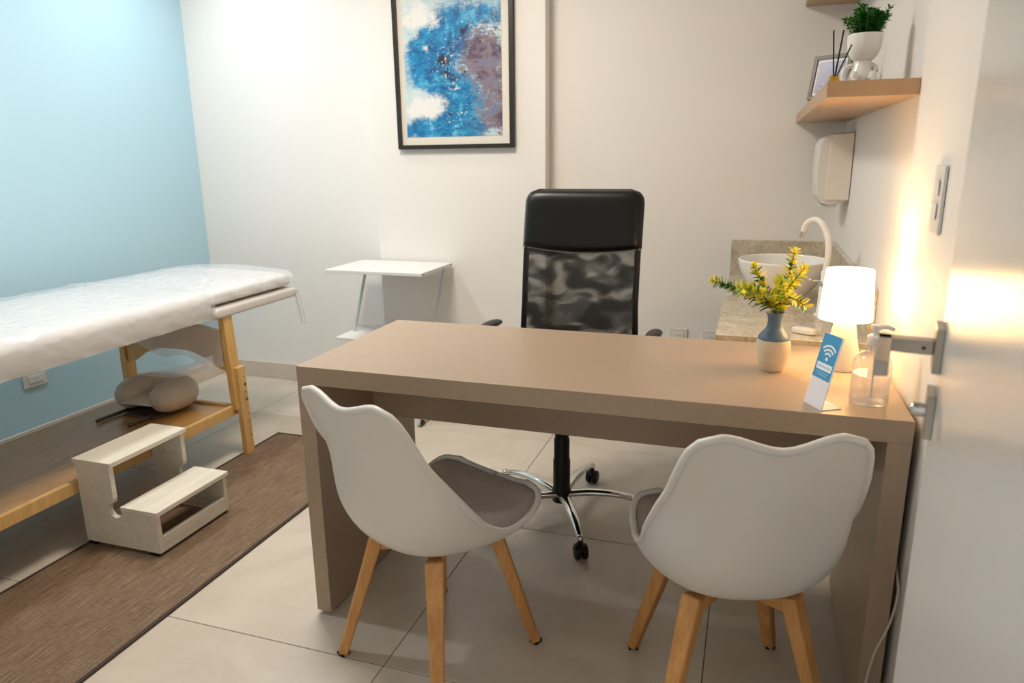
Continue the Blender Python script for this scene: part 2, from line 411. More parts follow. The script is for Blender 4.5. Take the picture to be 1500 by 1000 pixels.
def struct(o, label, cat): return tag(o, label, cat, kind='structure')
fl = MB().box(XL - 0.1, XR + 0.1, YF - 0.15, YB + 0.1, -0.06, -0.0015).build('floor', 'grout')
struct(fl, 'beige grey large format porcelain tile floor', 'floor')
TS = 0.792; JX, JY = -0.045, 1.405
xs = sorted([JX + k * TS for k in range(-5, 3)]); ys = sorted([JY + k * TS for k in range(-3, 5)])
full = None
for i in range(len(xs) - 1):
    for j in range(len(ys) - 1):
        x0, x1 = max(xs[i], XL), min(xs[i + 1], XR); y0, y1 = max(ys[j], YF - 0.15), min(ys[j + 1], YB)
        if x1 - x0 < 0.01 or y1 - y0 < 0.01: continue
        g = 0.0014; w, d = x1 - x0 - 2 * g, y1 - y0 - 2 * g
        cx, cy = (x0 + x1) / 2, (y0 + y1) / 2
        isfull = abs(w - (TS - 2 * g)) < 1e-4 and abs(d - (TS - 2 * g)) < 1e-4
        if isfull and full:
            o = full.copy(); COL.objects.link(o)
        else:
            o = MB().box(-w / 2, w / 2, -d / 2, d / 2, -0.009, 0.0).build('tile', 'tile', bevel=0.0008, seg=1)
            if isfull: full = o
        o.location = (cx, cy, 0); o.parent = fl
struct(MB().box(XL - 0.1, XR + 0.1, YF - 0.15, YB + 0.1, CEIL, CEIL + 0.08).build('ceiling', 'ceiling'), 'plain white ceiling over the room', 'ceiling')
struct(MB().box(XL - 0.1, XL, YF - 0.15, YB, 0, CEIL).build('wall_left', 'blue_wall'), 'light blue painted wall behind the massage table', 'wall')
struct(MB().box(XR, XR + 0.1, YF - 0.15, YB, 0, CEIL).build('wall_right', 'white_wall'), 'white side wall beside the desk and sink counter', 'wall')
wb = struct(MB().box(XL - 0.1, XR + 0.1, YB, YB + 0.1, 0, CEIL).build('wall_back', 'white_wall'), 'white back wall with a shallow pillar', 'wall')
MB().box(PXL, PXR, YP, YB, 0, CEIL).build('pillar', 'white_wall', wb, bevel=0.003)
wf = MB(); wf.box(XL, -0.92, YF - 0.15, YF, 0, CEIL).box(0.062, XR, YF - 0.15, YF, 0, CEIL).box(-0.92, 0.062, YF - 0.15, YF, 2.12, CEIL)
struct(wf.build('wall_front', 'white_wall'), 'white wall with the open doorway behind the viewer', 'wall')
struct(MB().box(XL, XL + 0.012, YF, YB, 0, 0.099).build('baseboard_left', 'baseboard', bevel=0.003), 'beige skirting along the blue wall', 'baseboard')
bb = MB().box(XL + 0.012, PXL - 0.0005, YB - 0.012, YB, 0, 0.099).box(PXL, PXR, YP - 0.012, YP, 0, 0.099).box(PXR + 0.0005, XR, YB - 0.012, YB, 0, 0.099)
struct(bb.build('baseboard_back', 'baseboard', bevel=0.003), 'beige skirting along the white back wall', 'baseboard')

# door, swung open beside the viewer
dr = thing('door_1', 'glossy white door standing open at the right edge', 'door', (0.0, 0.0, 0.0)); dr['kind'] = 'structure'
E_ = Vector((0.2262, 0.962, 0)); da = math.radians(10.3)
dr.location = (E_.x, E_.y, 0.0); dr.rotation_euler = (0, 0, -da)      # local +Y runs along the door to its free edge, local -X faces the room
MB().box(0, 0.036, -0.97, 0, 0.006, 2.1).build('door_leaf', 'door', dr, bevel=0.002)
HZ = 1.060; HY = -0.052
MB().box(-0.009, 0, HY - 0.026, HY + 0.026, HZ - 0.026, HZ + 0.026).build('rosette', 'steel', dr, bevel=0.001)
hd = MB().box(-0.066, -0.009, HY - 0.011, HY + 0.011, HZ - 0.008, HZ + 0.008).box(-0.066, -0.052, HY - 0.125, HY + 0.011, HZ - 0.008, HZ + 0.008)
hl = hd.build('lever_handle', 'steel', dr, bevel=0.0012)
MB().lathe([(0.0022, -0.0005), (0.0022, 0.0005)], (0, 0, 0), 10, 'y').build('screw', 'black_metal', hl).location = (-0.019, HY - 0.0113, HZ)
KZ = 0.981
MB().box(-0.009, 0, HY - 0.026, HY + 0.026, KZ - 0.026, KZ + 0.026).build('key_escutcheon', 'steel', dr, bevel=0.001)
MB().lathe([(0.0085, 0), (0.0085, -0.012), (0.006, -0.015), (0, -0.015)], (-0.009, HY, KZ + 0.002), 16, 'x').build('lock_cylinder', 'chrome', dr, 'auto')

# ---------------------------------------------------------------- ceiling luminaires (above the frame)
for k, (x, y, what) in enumerate([(-1.42, 2.1, 'in the middle of the ceiling')]):
    t = thing('ceiling_panel_light', 'square white ceiling light panel ' + what, 'ceiling light', (x, y, CEIL - 0.03))
    fr = MB().box(-.3, .3, -.3, -.27, 0, .03).box(-.3, .3, .27, .3, 0, .03).box(-.3, -.27, -.27, .27, 0, .03).box(.27, .3, -.27, .27, 0, .03)
    fr.build('frame', 'white_metal', t)
    MB().box(-.27, .27, -.27, .27, .004, .03).build('diffuser', 'diffuser', t)
for x, y, what in [(-2.57, 2.93, 'in the corner by the blue wall'), (-2.45, 1.55, 'above the massage table')]:
    t = thing('ceiling_downlight', 'small round recessed downlight ' + what, 'ceiling light', (x, y, CEIL - 0.01), 0, 'ceiling downlights')
    MB().lathe([(0.06, 0.0), (0.075, 0.0), (0.075, 0.01), (0.06, 0.01), (0.06, 0.0)], n=32, cap=False).build('ring', 'white_metal', t, 'auto')
    MB().lathe([(0.0, 0.006), (0.06, 0.006)], n=32).build('lens', 'diffuser', t)

# ---------------------------------------------------------------- desk
DX0, DX1, DY0, DY1 = -1.128, 0.340, 1.549, 2.134
t = thing('desk', 'long taupe laminate desk with thick panel sides', 'desk', (-0.394, 1.84, 0))
def W_(mb, name, mat, par=t, **k): return child(mb.build(name, mat, None, **k), par)
TH = 0.046
W_(MB().box(DX0, DX1, DY0, DY1, 0.75 - 0.05, 0.75), 'desk_top', 'laminate', bevel=0.0012)
W_(MB().box(DX0, DX0 + TH, DY0, DY1, 0.012, 0.70), 'side_panel', 'laminate', bevel=0.0012)
W_(MB().box(DX1 - TH, DX1, DY0, DY1, 0.012, 0.70), 'side_panel', 'laminate', bevel=0.0012)
W_(MB().box(DX0 + TH, DX1 - TH, 1.86, 1.88, 0.51, 0.70), 'modesty_panel', 'laminate', bevel=0.001)
for x in (DX0 + TH / 2, DX1 - TH / 2):
    for y in (DY0 + 0.03, DY1 - 0.03):
        W_(MB().lathe([(0.016, 0), (0.016, 0.012)], (x, y, 0), 16), 'foot', 'grey_metal')

# ---------------------------------------------------------------- white shell chairs
SH = [(0, .232, .425, .125, .222, .440), (.05, .222, .415, .176, .205, .436), (.14, .172, .385, .200, .165, .414), (.27, .085, .360, .207, .095, .397),
      (.40, -.010, .352, .208, .035, .405), (.52, -.100, .358, .208, -.025, .440), (.62, -.165, .385, .206, -.072, .487), (.72, -.205, .450, .202, -.115, .540),
      (.82, -.230, .550, .194, -.160, .598), (.88, -.244, .625, .183, -.195, .648), (.935, -.254, .692, .175, -.224, .708), (.965, -.258, .727, .167, -.241, .745), (.985, -.262, .743, .150, -.251, .767), (1.0, -.264, .752, .116, -.257, .777)]
def shell_pt(s, t_):
    cy, cz, w, ry, rz = cr(SH, s); a = abs(t_) * PI / 2; k = (1 - math.cos(a)) ** 1.15; bl = max(0, min(1, (s - .7) / .25)); bl = bl * bl * (3 - 2 * bl); q = math.sin(a); k = k + (q * q * (3 - 2 * q) - k) * bl
    fl_ = max(0, (abs(t_) - .84) / .16) ** 2 * .009 * max(0, min(1, (s - .5) / .15)) * max(0, min(1, (1 - s) / .1)); w -= fl_ * 0 + .003
    return Vector((math.copysign(w * math.sin(a) + fl_, t_) if t_ else 0.0, cy + (ry - cy) * k, cz + (rz - cz) * k))
def make_chair():
    c = thing('shell_chair', '', 'chair')
    sh = MB(); sh.grid(lambda u, v: shell_pt(v, u * 2 - 1), 33, 61)
    rim = [shell_pt(0, k / 8) for k in range(0, 9)] + [shell_pt(v / 60, 1) for v in range(1, 60)] + [shell_pt(1, k / 8) for k in range(8, -9, -1)] + [shell_pt(v / 60, -1) for v in range(59, 0, -1)] + [shell_pt(0, -k / 8) for k in range(8, -1, -1)]
    o = sh.build('seat_shell', 'white_plastic', c, True, solid=0.009, soff=0)
    MB().tube(rim, 0.0085, 10).build('rim', 'white_plastic', o, True)
    def pad(u, v):
        s = 0.035 + v * 0.55; t_ = (u * 2 - 1) * 0.93
        p = shell_pt(s, t_); e = 0.001
        n = (shell_pt(s, t_ + e) - shell_pt(s, t_ - e)).cross(shell_pt(s + e, t_) - shell_pt(s - e, t_)).normalized()
        if n.z < 0: n = -n
        b = min(1, (1 - abs(u * 2 - 1)) / 0.22) ** 0.5 * min(1, min(v, 1 - v) / 0.14) ** 0.5
        return p + n * (0.006 + 0.034 * b)
    MB().grid(pad, 33, 41).build('seat_pad', 'seat_pad', c, True)
    for sx, sy in ((-1, -1), (1, -1), (1, 1), (-1, 1)):
        top = Vector((sx * .105, sy * .105, .352)); foot = Vector((sx * .183, sy * .183, 0.004))
        lg = MB().bar(foot, top, .030, .026, .046, .036, up=(sx, sy, 0))
        lo = lg.build('leg', 'oak', c, bevel=0.006, seg=3)
        br = MB().bar((sx * .015, sy * .015, .330), (sx * .115, sy * .115, .330), .034, .036)
        br.build('brace', 'oak', lo, bevel=0.003)
        MB().bar(foot - Vector((0, 0, 0.004)), foot + Vector((0, 0, .004)), .024, .024).build('foot_glide', 'black_plastic', lo)
    MB().box(-.07, .07, -.07, .07, .3395, .3475).build('mounting_plate', 'black_metal', c, bevel=0.001)
    return c
ch = make_chair()
ch.location = (-.724, 1.517, 0); ch.rotation_euler = (0, 0, math.radians(68 - 90))
tag(ch, 'white shell chair with grey seat pad at the desk end near the brown mat', 'chair', 'visitor chairs')
ch2 = copy_tree(ch); ch2.location = (0.0, 1.556, 0); ch2.rotation_euler = (0, 0, math.radians(108 - 90))
tag(ch2, 'white shell chair at the desk end nearest the open door, below the table lamp', 'chair', 'visitor chairs')

# ---------------------------------------------------------------- office chair
oc = thing('office_chair', 'black high back office chair with mesh back and chrome star base', 'office chair', (-.60, 2.335, 0))
hub = MB().lathe([(.022, .055), (.034, .06), (.036, .10), (.030, .118), (.022, .12)], n=24).build('hub', 'black_plastic', oc, 'auto')
for k in range(5):
    a = math.radians(-63.6 + 72 * k); d = Vector((math.cos(a), math.sin(a), 0)); q = Vector((-d.y, d.x, 0))
    pr = [(.025, .088, .021, .013), (.10, .098, .019, .013), (.18, .098, .017, .012), (.25, .088, .015, .011), (.30, .072, .013, .010)]
    def fn(u, v, pr=pr, d=d, q=q):
        r, z, w, h = cr([(i / 4,) + p for i, p in enumerate(pr)], v); th = u * 2 * PI
        return d * r + q * (w * math.cos(th)) + Vector((0, 0, z + h * math.sin(th)))
    m = MB().grid(fn, 16, 17, True); m.lathe([(0, -.012), (.010, -.011), (.013, 0), (.010, .011), (0, .012)], tuple(d * .30 + Vector((0, 0, .071))), 14)
    lg = m.build('base_leg', 'chrome', oc, True)
    cs = MB()
    for sgn in (-1, 1):
        c0 = d * .305 + q * sgn * .0125 + Vector((0, 0, .026))
        prof = [(0, -.010), (.020, -.010), (.026, -.006), (.026, .006), (.020, .010), (0, .010)]
        vs = MB().lathe(prof, (0, 0, 0), 20, 'x'); mt = Matrix((q, d, Vector((0, 0, 1)))).transposed()
        cs.add([mt @ Vector(p) + c0 for p in vs.v], vs.f)
    cs.tube([d * .30 + Vector((0, 0, .03)), d * .30 + Vector((0, 0, .065))], .007, 10)
    cs.lathe([(.024, .036), (.020, .048), (.008, .054)], tuple(d * .302), 16)
    cs.build('caster', 'black_plastic', lg, 'auto')
MB().lathe([(.031, .10), (.031, .22), (.028, .225), (.028, .30), (.025, .305), (.025, .40), (.05, .41), (.05, .425)], n=24).build('gas_column', 'black_plastic', oc, 'auto')
MB().box(-.09, .09, -.08, .11, .425, .455).build('tilt_mechanism', 'black_metal', oc, bevel=0.008)
def rounded_pad(w, d, h, z0, rx=.09, n=44, m=10):
    def fn(u, v):
        th = u * 2 * PI; c, s_ = math.cos(th), math.sin(th); e = 0.45
        k = (1 - abs(2 * v - 1) ** 3) ** (1 / 2.2) if 0 < v < 1 else 0
        kk = 1 - 0.12 * (1 - k)
        kk = 0.0 if v in (0, 1) else kk
        return Vector((math.copysign(abs(c) ** e, c) * w / 2 * kk, math.copysign(abs(s_) ** e, s_) * d / 2 * kk, z0 + h * v))
    return MB().grid(fn, n, m, True)
rounded_pad(.48, .47, .085, .455).build('seat', 'black_leather', oc, True)
# back: lean and side bow, local y runs away from the sitter's knees
def backpt(x, z, off=0.0):
    k = (z - .50) / .65
    return Vector((x, .225 + .085 * k + .025 * math.sin(k * PI) * -1 - .10 * x * x + off, z))
BW, BZ0, BZ1, RC = .215, .50, 1.152, .055
out = [(-BW - .006, BZ0), (-BW + .004, .75), (-BW + .004, BZ1 - RC)] + arc(-BW + .004 + RC, BZ1 - RC, RC, 180, 90, 8) + arc(BW - .004 - RC, BZ1 - RC, RC, 90, 0, 8) + [(BW - .004, .75), (BW + .006, BZ0)]
dense = []
for i in range(len(out) - 1):
    for k in range(4): dense.append((out[i][0] + (out[i + 1][0] - out[i][0]) * k / 4, out[i][1] + (out[i + 1][1] - out[i][1]) * k / 4))
dense.append(out[-1])
MB().tube([backpt(x, z, .010) for x, z in dense], .0115, 10).build('back_frame', 'black_metal', oc, True)
def halfw(z):
    if z > BZ1 - RC:
        return BW - .004 - RC + math.sqrt(max(0, RC * RC - (z - BZ1 + RC) ** 2))
    return BW - .002
HB = .955
mesh = MB().grid(lambda u, v: backpt((u * 2 - 1) * (BW - .004), BZ0 + v * (HB - BZ0 + .02)), 15, 22).build('mesh_back', 'mesh', oc, True)
def hwid(z):
    top, rc, w = BZ1 + .013, .050, BW + .010
    return w - rc + math.sqrt(max(0, rc * rc - max(0, z - (top - rc)) ** 2))
def hb(u): return HB - .020 * (1 - (u * 2 - 1) ** 2)
def head(u, v, sgn):
    z = hb(u) + (BZ1 + .013 - hb(u)) * v; x = (u * 2 - 1) * hwid(z)
    e = max(0, 1 - abs(u * 2 - 1) ** 8) ** .5 * max(0, 1 - abs(2 * v - 1) ** 8) ** .5
    return backpt(x, z, .008 + (-.034 if sgn > 0 else .018) * e)
m = MB().grid(lambda u, v: head(u, v, 1), 33, 21); m.grid(lambda u, v: head(u, v, -1), 33, 21)
hr = m.build('headrest', 'black_leather', oc, True)
MB().tube([head(k / 24, .0, 1) + Vector((0, -.006, 0)) for k in range(25)], .0028, 6).build('piping', 'seat_pad', hr, True)
for z in (.52,):
    MB().tube([backpt(-BW - .004, z, .01), backpt(0, z - .01, .03), backpt(BW + .004, z, .01)], .011, 8).build('cross_bar', 'black_metal', oc, True)
MB().tube(smooth_path([(0, .02, .44), (0, .16, .445), (0, .235, .48), (0, .262, .56)]), .017, 10, sx=1.6).build('back_bracket', 'black_metal', oc, True)
for sx in (-1, 1):
    pts = [(sx * .20, .08, .45), (sx * .285, .08, .47), (sx * .30, .09, .56), (sx * .30, .10, .655)]
    ar = MB().tube(smooth_path(pts), .013, 10, sx=1.5).build('armrest', 'black_plastic', oc, True)
    def armf(u, v, sx=sx):
        y = -.09 + .29 * v; th = u * 2 * PI; w = .026 * max(.05, (1 - abs(2 * v - 1) ** 5)) ** .5; h = .013 * max(.05, 1 - abs(2 * v - 1) ** 5) ** .5
        return Vector((sx * .30 + w * math.cos(th), y, .672 - .035 * max(0, .35 - v) ** 2 * 8 + .01 * math.sin(v * PI) + h * math.sin(th)))
    MB().grid(armf, 16, 17, True).build('arm_pad', 'black_plastic', ar, True)

# ---------------------------------------------------------------- brown runner mat
t = thing('floor_mat', 'brown woven runner mat with dark bound edges', 'mat', (-1.828, 1.4, 0))
MX0, MX1, MY0, MY1 = -2.118, -1.538, 0.25, 2.724; b_ = .012
child(MB().box(MX0 + b_, MX1 - b_, MY0 + b_, MY1 - b_, 0, .005).build('weave', 'mat'), t)
e = MB().box(MX0, MX0 + b_, MY0, MY1, 0, .0065).box(MX1 - b_, MX1, MY0, MY1, 0, .0065).box(MX0 + b_, MX1 - b_, MY0, MY0 + b_, 0, .0065).box(MX0 + b_, MX1 - b_, MY1 - b_, MY1, 0, .0065)
child(e.build('binding', 'mat_edge', bevel=.002), t)

# ---------------------------------------------------------------- massage table
mt_ = thing('massage_table', 'wooden massage table with pale padded top along the blue wall', 'massage table', (-2.45, 1.9, 0))
TX0, TX1, TY0, TY1, TYH = -2.835, -2.105, 0.72, 2.93, 2.385
def W_(mb, name, mat, par=None, **k): return child(mb.build(name, mat, None, **k), par or mt_)
def wob(x, y): return .5 * math.sin(9 * x + 3 * y) + .5 * math.sin(4.3 * y - 6 * x + 1)
def cushion(x0, x1, y0, y1, z0, z1, crown=0.0, r=None, nu=40, nv=40, pz=2.6, lift=None):
    """closed soft pad: super-elliptic section swept along y with rounded ends"""
    zc, hz = (z0 + z1) / 2, (z1 - z0) / 2; xc, hx = (x0 + x1) / 2, (x1 - x0) / 2; r = r or hz
    def fn(u, v):
        y = y0 + (y1 - y0) * v; dd = min(y - y0, y1 - y)
        k = 1.0 if dd >= r else math.sqrt(max(0, 1 - (1 - dd / r) ** 2))
        inx = hx - r * (1 - k) * .6; th = u * 2 * PI; c, s_ = math.cos(th), math.sin(th)
        X = math.copysign(abs(c) ** (2 / 14), c) * inx; 
        # rounded sides
        zz = math.copysign(abs(s_) ** (2 / pz), s_) * hz * max(k, .02)
        if abs(c) > .6:
            pass
        f = max(0, 1 - ((X / inx) ** 2)) if inx else 0
        z = zc + zz + (crown * f * math.sin(PI * min(1, max(0, v))) ** .3 if s_ > 0 else 0)
        if lift: z += lift(xc + X, y)
        return Vector((xc + X, y, z))
    vv = MB(); n = nu; rows = []
    # uneven steps along y: dense at the rounded ends
    def remap(v):
        e = min(.45, 1.3 * r / (y1 - y0))
        if v < .3: return e * (v / .3) ** 1.6 if v > 0 else 0
        if v > .7: return 1 - e * ((1 - v) / .3) ** 1.6
        return e + (1 - 2 * e) * (v - .3) / .4
    vv.grid(lambda u, v: fn(u, remap(v)), nu, nv, True)
    return vv
W_(cushion(TX0, TX1, TY0, TYH, .632, .758, .012, r=.05, nu=72), 'main_cushion', 'vinyl', smooth=True)
W_(cushion(TX0 + .01, TX1 - .005, TYH - .01, TY1, .690, .754, .020, r=.032, nu=96, pz=4.5), 'backrest_cushion', 'vinyl', smooth=True)
W_(cushion(TX0 + .01, TX1 + .010, TYH - .01, TY1 + .02, .632, .688, .0, r=.024, nu=96, pz=4.5), 'lower_cushion', 'vinyl', smooth=True)
# timber frame under the top
for x in (TX0 + .16, TX1 - .17):
    W_(MB().box(x - .012, x + .012, TY0 + .05, TYH + .10, .600, .636), 'side_rail', 'pine', bevel=.002)
LX0, LX1 = -2.70, -2.115
for y in (2.45, 0.98):
    for x, sx in ((LX0, -1), (LX1, 1)):
        sy = 1 if y > 2 else -1
        a = Vector((x - .006 * sx, y, .64)); f2 = Vector((x + .010 * sx, y + .02 * sy, .004))
        mid = a + (f2 - a) * .66
        lg = W_(MB().bar(mid, a, .056, .030, up=(1, 0, 0)), 'leg', 'pine', bevel=.003)
        off = Vector((.022 * sx, .012 * sy, 0))
        b0 = a + (f2 - a) * .36 + off; b1 = f2 + off * .6
        ex = child(MB().bar(b1, b0, .050, .026, up=(1, 0, 0)).build('leg_extension', 'pine', bevel=.003), mt_); ex.parent = lg; ex.matrix_parent_inverse = Matrix.Identity(4)
        if y > 2 and sx > 0:
            d = (b1 - b0).normalized()
            for k in range(9):
                c0 = b0 + d * (.045 + .034 * k); rr0 = .0035 if k not in (1, 3) else .0075
                ho = MB().lathe([(0, .0004), (rr0, .0004), (rr0, 0)], (c0.x + .0250, c0.y - .002, c0.z), 10, 'x').build('peg_hole', 'dark_steel'); ho.parent = ex
for y in (2.45, 0.98):
    poly = [(LX0 + .02, .605), (LX0 + .17, .585), (-2.40, .600), (LX1 - .16, .595), (LX1 - .02, .57), (LX1 - .02, .395), (LX1 - .05, .40), (LX1 - .12, .445), (-2.33, .475), (-2.48, .475), (LX0 + .12, .445), (LX0 + .05, .40), (LX0 + .02, .395)]
    W_(MB().prism(poly, 'y', y - .011, y + .011), 'end_board', 'pine', bevel=.002)
sf = W_(MB().box(LX0 - .011, LX1 - .012, .98, 2.445, .214, .226), 'shelf', 'plywood')
for x in (LX0 + .0, LX1 - .014):
    W_(MB().box(x - .011, x + .011, .96, 2.465, .192, .236 if x > -2.4 else .214), 'shelf_rail', 'pine', bevel=.002)
for y in (2.46,):
    W_(MB().box(LX0 + .011, LX1 - .025, y - .01, y + .01, .192, .236), 'shelf_rail', 'pine', bevel=.002)

# film over the table
fm = thing('plastic_cover', 'clear plastic sheet draped over the massage table', 'cover', (-2.45, 1.9, .64))
rnd = random.Random(3)
def hsh(x, y): return math.sin(x * 37.1 + 13 * math.sin(y * 11)) * .5 + math.sin(y * 29.7 + 7 * math.sin(x * 17)) * .5
def coverfn(y0, y1, zt, zb0, x0, x1, crown):
    hx = (x1 - x0) / 2; xc = (x0 + x1) / 2; L = zt - zb0; r = .045
    def fn(u, v):
        y = y0 + (y1 - y0) * v; s = (u * 2 - 1)
        top = hx + .008 - r; tot = top + r * PI / 2 + max(0, L - r); d = abs(s) * tot; sg = 1 if s > 0 else -1
        if d < top: X, Z, nx, nz = d, zt, 0, 1
        elif d < top + r * PI / 2:
            a = (d - top) / r; X, Z, nx, nz = top + r * math.sin(a), zt - r + r * math.cos(a), math.sin(a), math.cos(a)
        else: X, Z, nx, nz = hx + .008, zt - r - (d - top - r * PI / 2), 1, 0
        w = .0026 * (hsh(s * .9, y * 1.3) + .6 * hsh(s * 2.1 + 3, y * 2.7)) + .003
        cz = crown * max(0, 1 - (X / hx) ** 2)
        return Vector((xc + sg * (X + nx * w), y, Z + nz * w + cz))
    return fn
child(MB().grid(coverfn(TY0 - .02, TYH - .015, .762, .648, TX0, TX1, .014), 90, 120).build('sheet', 'film', None, True), fm)
child(MB().grid(coverfn(TYH - .03, TY1 + .012, .756, .716, TX0 + .01, TX1 - .005, .022), 80, 50).build('headrest_sheet', 'film', None, True), fm)
def hang(u, v):
    x = -2.66 + u * .535; bot = .455 + .018 * math.sin(u * 13) + .02 * math.sin(u * 5 + 1) - .03 * (u > .75) * (u - .75) * 4
    z = .632 + (bot - .632) * v
    return Vector((x, 2.415 + .003 * math.sin(u * 21) * v + .0015 * math.sin(u * 47 + v * 3), z))
child(MB().grid(hang, 60, 14).build('hanging_flap', 'film_thin', None, True), fm)
def tail(u, v):
    a = Vector((-2.14, 2.37, .455)); b = Vector((-2.47, 2.27, .405)); c = a.lerp(b, u)
    return c + Vector((0, .006 * math.sin(u * 9 + v * 2) * .5, -.02 * math.sin(u * PI) + (v - .5) * (.055 * (1 - u ** 2) + .002)))
child(MB().grid(tail, 40, 8).build('trailing_flap', 'film_thin', None, True), fm)
def endf(u, v):
    return Vector((-2.125 + u * .03 + .012 * v, TY1 + .024 + .006 * math.sin(u * 9) + .02 * v, .665 - .175 * v))
child(MB().grid(endf, 8, 14).build('end_flap', 'film_thin', None, True), fm)

# face cradle on the table shelf
fc = thing('face_cradle', 'beige horseshoe face cushion on the massage table shelf', 'face cushion', (-2.43, 2.335, .226))
pth = [(-.075, -.110, .045), (-.098, -.03, .05), (-.080, .055, .055), (0, .090, .058), (.085, .055, .055), (.098, -.03, .05), (.075, -.110, .045)]
pp = smooth_path(pth, 8); nn = len(pp)
rr = [.072 * (max(.0, 1 - (abs(2 * i / (nn - 1) - 1)) ** 6) ** .5) + .006 for i in range(nn)]
mm = MB(); mm.tube([(p[0], p[1], .074 + .004 * math.sin(i * .2)) for i, p in enumerate(pp)], [r * .9 for r in rr], 18, True)
mm.build('horseshoe_pad', 'cradle', fc, True)
MB().grid(lambda u, v: Vector((.085 * (2 * u - 1), -.02 + .10 * (2 * v - 1), 0.060 + .030 * max(0, 1 - (2 * u - 1) ** 4) * max(0, 1 - (2 * v - 1) ** 4))), 20, 20).build('centre_pad', 'cradle', fc, True)
MB().prism([(p[0] * 1.06, p[1] * 1.06) for p in pth], 'z', .0, .010).build('base_plate', 'dark_steel', fc, bevel=.002)
for x in (-.105, .065):
    MB().tube([(x, -.0, .010), (x - .01, -.22, .010)], .0075, 10).build('prong', 'dark_steel', fc, True)

# ---------------------------------------------------------------- step stool
st = thing('step_stool', 'cream wooden two step stool on the brown mat', 'step stool', (-1.953, 1.815, .0052))
sx0, sx1 = -.165, .165; H1, H2 = .300, .148
def side_poly():
    p = [(sx0 + .006, .012), (sx1 - .006, .012), (sx1 - .006, H2)]
    p += arc(-.012, H2 - .003, .027, 7, -262, 22) + [(-.012, H2 + .04), (-.012, H1), (sx0 + .006, H1)]
    return p
for y in (-.168, .150):
    W_(MB().prism(side_poly(), 'y', y, y + .018), 'side_panel', 'cream_board', st, bevel=.001).matrix_parent_inverse = Matrix.Identity(4)
MB().box(sx0, .0, -.172, .172, H1, H1 + .016).build('tread', 'cream_board', st, bevel=.0015)
MB().box(.016, sx1 + .004, -.172, .172, H2, H2 + .016).build('tread', 'cream_board', st, bevel=.0015)
MB().box(sx1 - .022, sx1 - .006, -.150, .150, .012, .066).build('front_rail', 'cream_board', st, bevel=.001)
MB().box(sx0 + .008, sx0 + .024, -.150, .150, .012, .066).build('back_rail', 'cream_board', st, bevel=.001)
for x in (sx0 + .03, sx1 - .035):
    for y in (-.159, .159):
        MB().box(x - .018, x + .018, y - .009, y + .009, 0.0015, .012).build('foot_pad', 'black_plastic', st)

# ---------------------------------------------------------------- white side table by the pillar
sd = thing('side_table', 'small white folding laptop table against the pillar', 'side table', (-1.725, 3.22, 0))
def W_(mb, name, mat, par=sd, **k): return child(mb.build(name, mat, None, **k), par)
W_(MB().box(-1.99, -1.465, 3.035, 3.405, .742, .758), 'table_top', 'white_metal', bevel=.002)
for x in (-1.945, -1.495):
    W_(MB().tube([(x, 3.375, .742), (x, 3.365, .735), (x, 2.995, .022), (x, 2.995, .012), (x, 3.01, .010), (x, 3.38, .010)], .008, 10), 'leg_frame', 'grey_metal', smooth=True)
    for y in (3.02, 3.36):
        W_(MB().box(x - .012, x + .012, y - .02, y + .02, 0, .024), 'foot', 'black_plastic', bevel=.003)
W_(MB().box(-1.97, -1.47, 3.05, 3.29, .400, .412), 'lower_shelf', 'white_metal', bevel=.002)
W_(MB().box(-1.97, -1.47, 3.282, 3.290, .412, .432), 'shelf_lip', 'white_metal', bevel=.001)
W_(MB().tube([(-1.945, 3.20, .393), (-1.495, 3.20, .393)], .007, 8), 'cross_bar', 'grey_metal', smooth=True)
for y in (3.05, 3.385):
    W_(MB().lathe([(.0042, 0), (.0042, .0008)], (-1.4652, y, .750), 12, 'x'), 'screw_cap', 'dark_steel')

# ---------------------------------------------------------------- framed picture
pc = thing('framed_picture', 'abstract blue and mauve print in a thin black frame', 'picture', (-1.429, YP - .001, 1.329))
PW, PH, F_ = .309, .93, .020
fr = MB().box(-PW, PW, -.028, 0, 0, F_).box(-PW, PW, -.028, 0, PH - F_, PH).box(-PW, -PW + F_, -.028, 0, F_, PH - F_).box(PW - F_, PW, -.028, 0, F_, PH - F_)
fr.build('frame', 'frame_black', pc, bevel=.0015)
MB().box(-PW + F_, PW - F_, -.012, -.004, F_, PH - F_).build('passepartout', 'mat_board', pc)
MB().box(-PW + F_ + .028, PW - F_ - .040, -.0135, -.0121, F_ + .038, PH - F_ - .038).build('print', 'art', pc)

# ---------------------------------------------------------------- sink counter
ct = thing('sink_counter', 'beige granite counter with upstands in the back corner', 'counter', (.13, 2.9, .70))
CX0, CY0, CZ = -.088, 2.24, .741
def W_(mb, name, mat, par=ct, **k): return child(mb.build(name, mat, None, **k), par)
W_(MB().box(CX0, XR - .001, CY0, YB - .001, CZ - .03, CZ), 'worktop', 'granite', bevel=.002)
W_(MB().box(CX0, XR - .022, YB - .021, YB - .001, CZ, CZ + .16), 'back_upstand', 'granite', bevel=.0015)
W_(MB().box(XR - .021, XR - .001, CY0, YB - .001, CZ, CZ + .16), 'side_upstand', 'granite', bevel=.0015)
W_(MB().box(CX0, CX0 + .02, CY0 + .02, YB - .001, CZ - .15, CZ - .03), 'apron', 'granite', bevel=.0015)
W_(MB().box(CX0, XR - .001, CY0, CY0 + .02, CZ - .15, CZ - .03), 'apron', 'granite', bevel=.0015)
bs = thing('vessel_basin', 'white ceramic bowl basin on the granite counter', 'basin', (.118, 2.88, CZ))
prof = [(.0, .002), (.045, .0), (.06, .004), (.095, .030), (.130, .072), (.153, .115), (.163, .150), (.161, .155), (.156, .153), (.146, .116), (.122, .074), (.085, .036), (.04, .020), (.0, .018)]
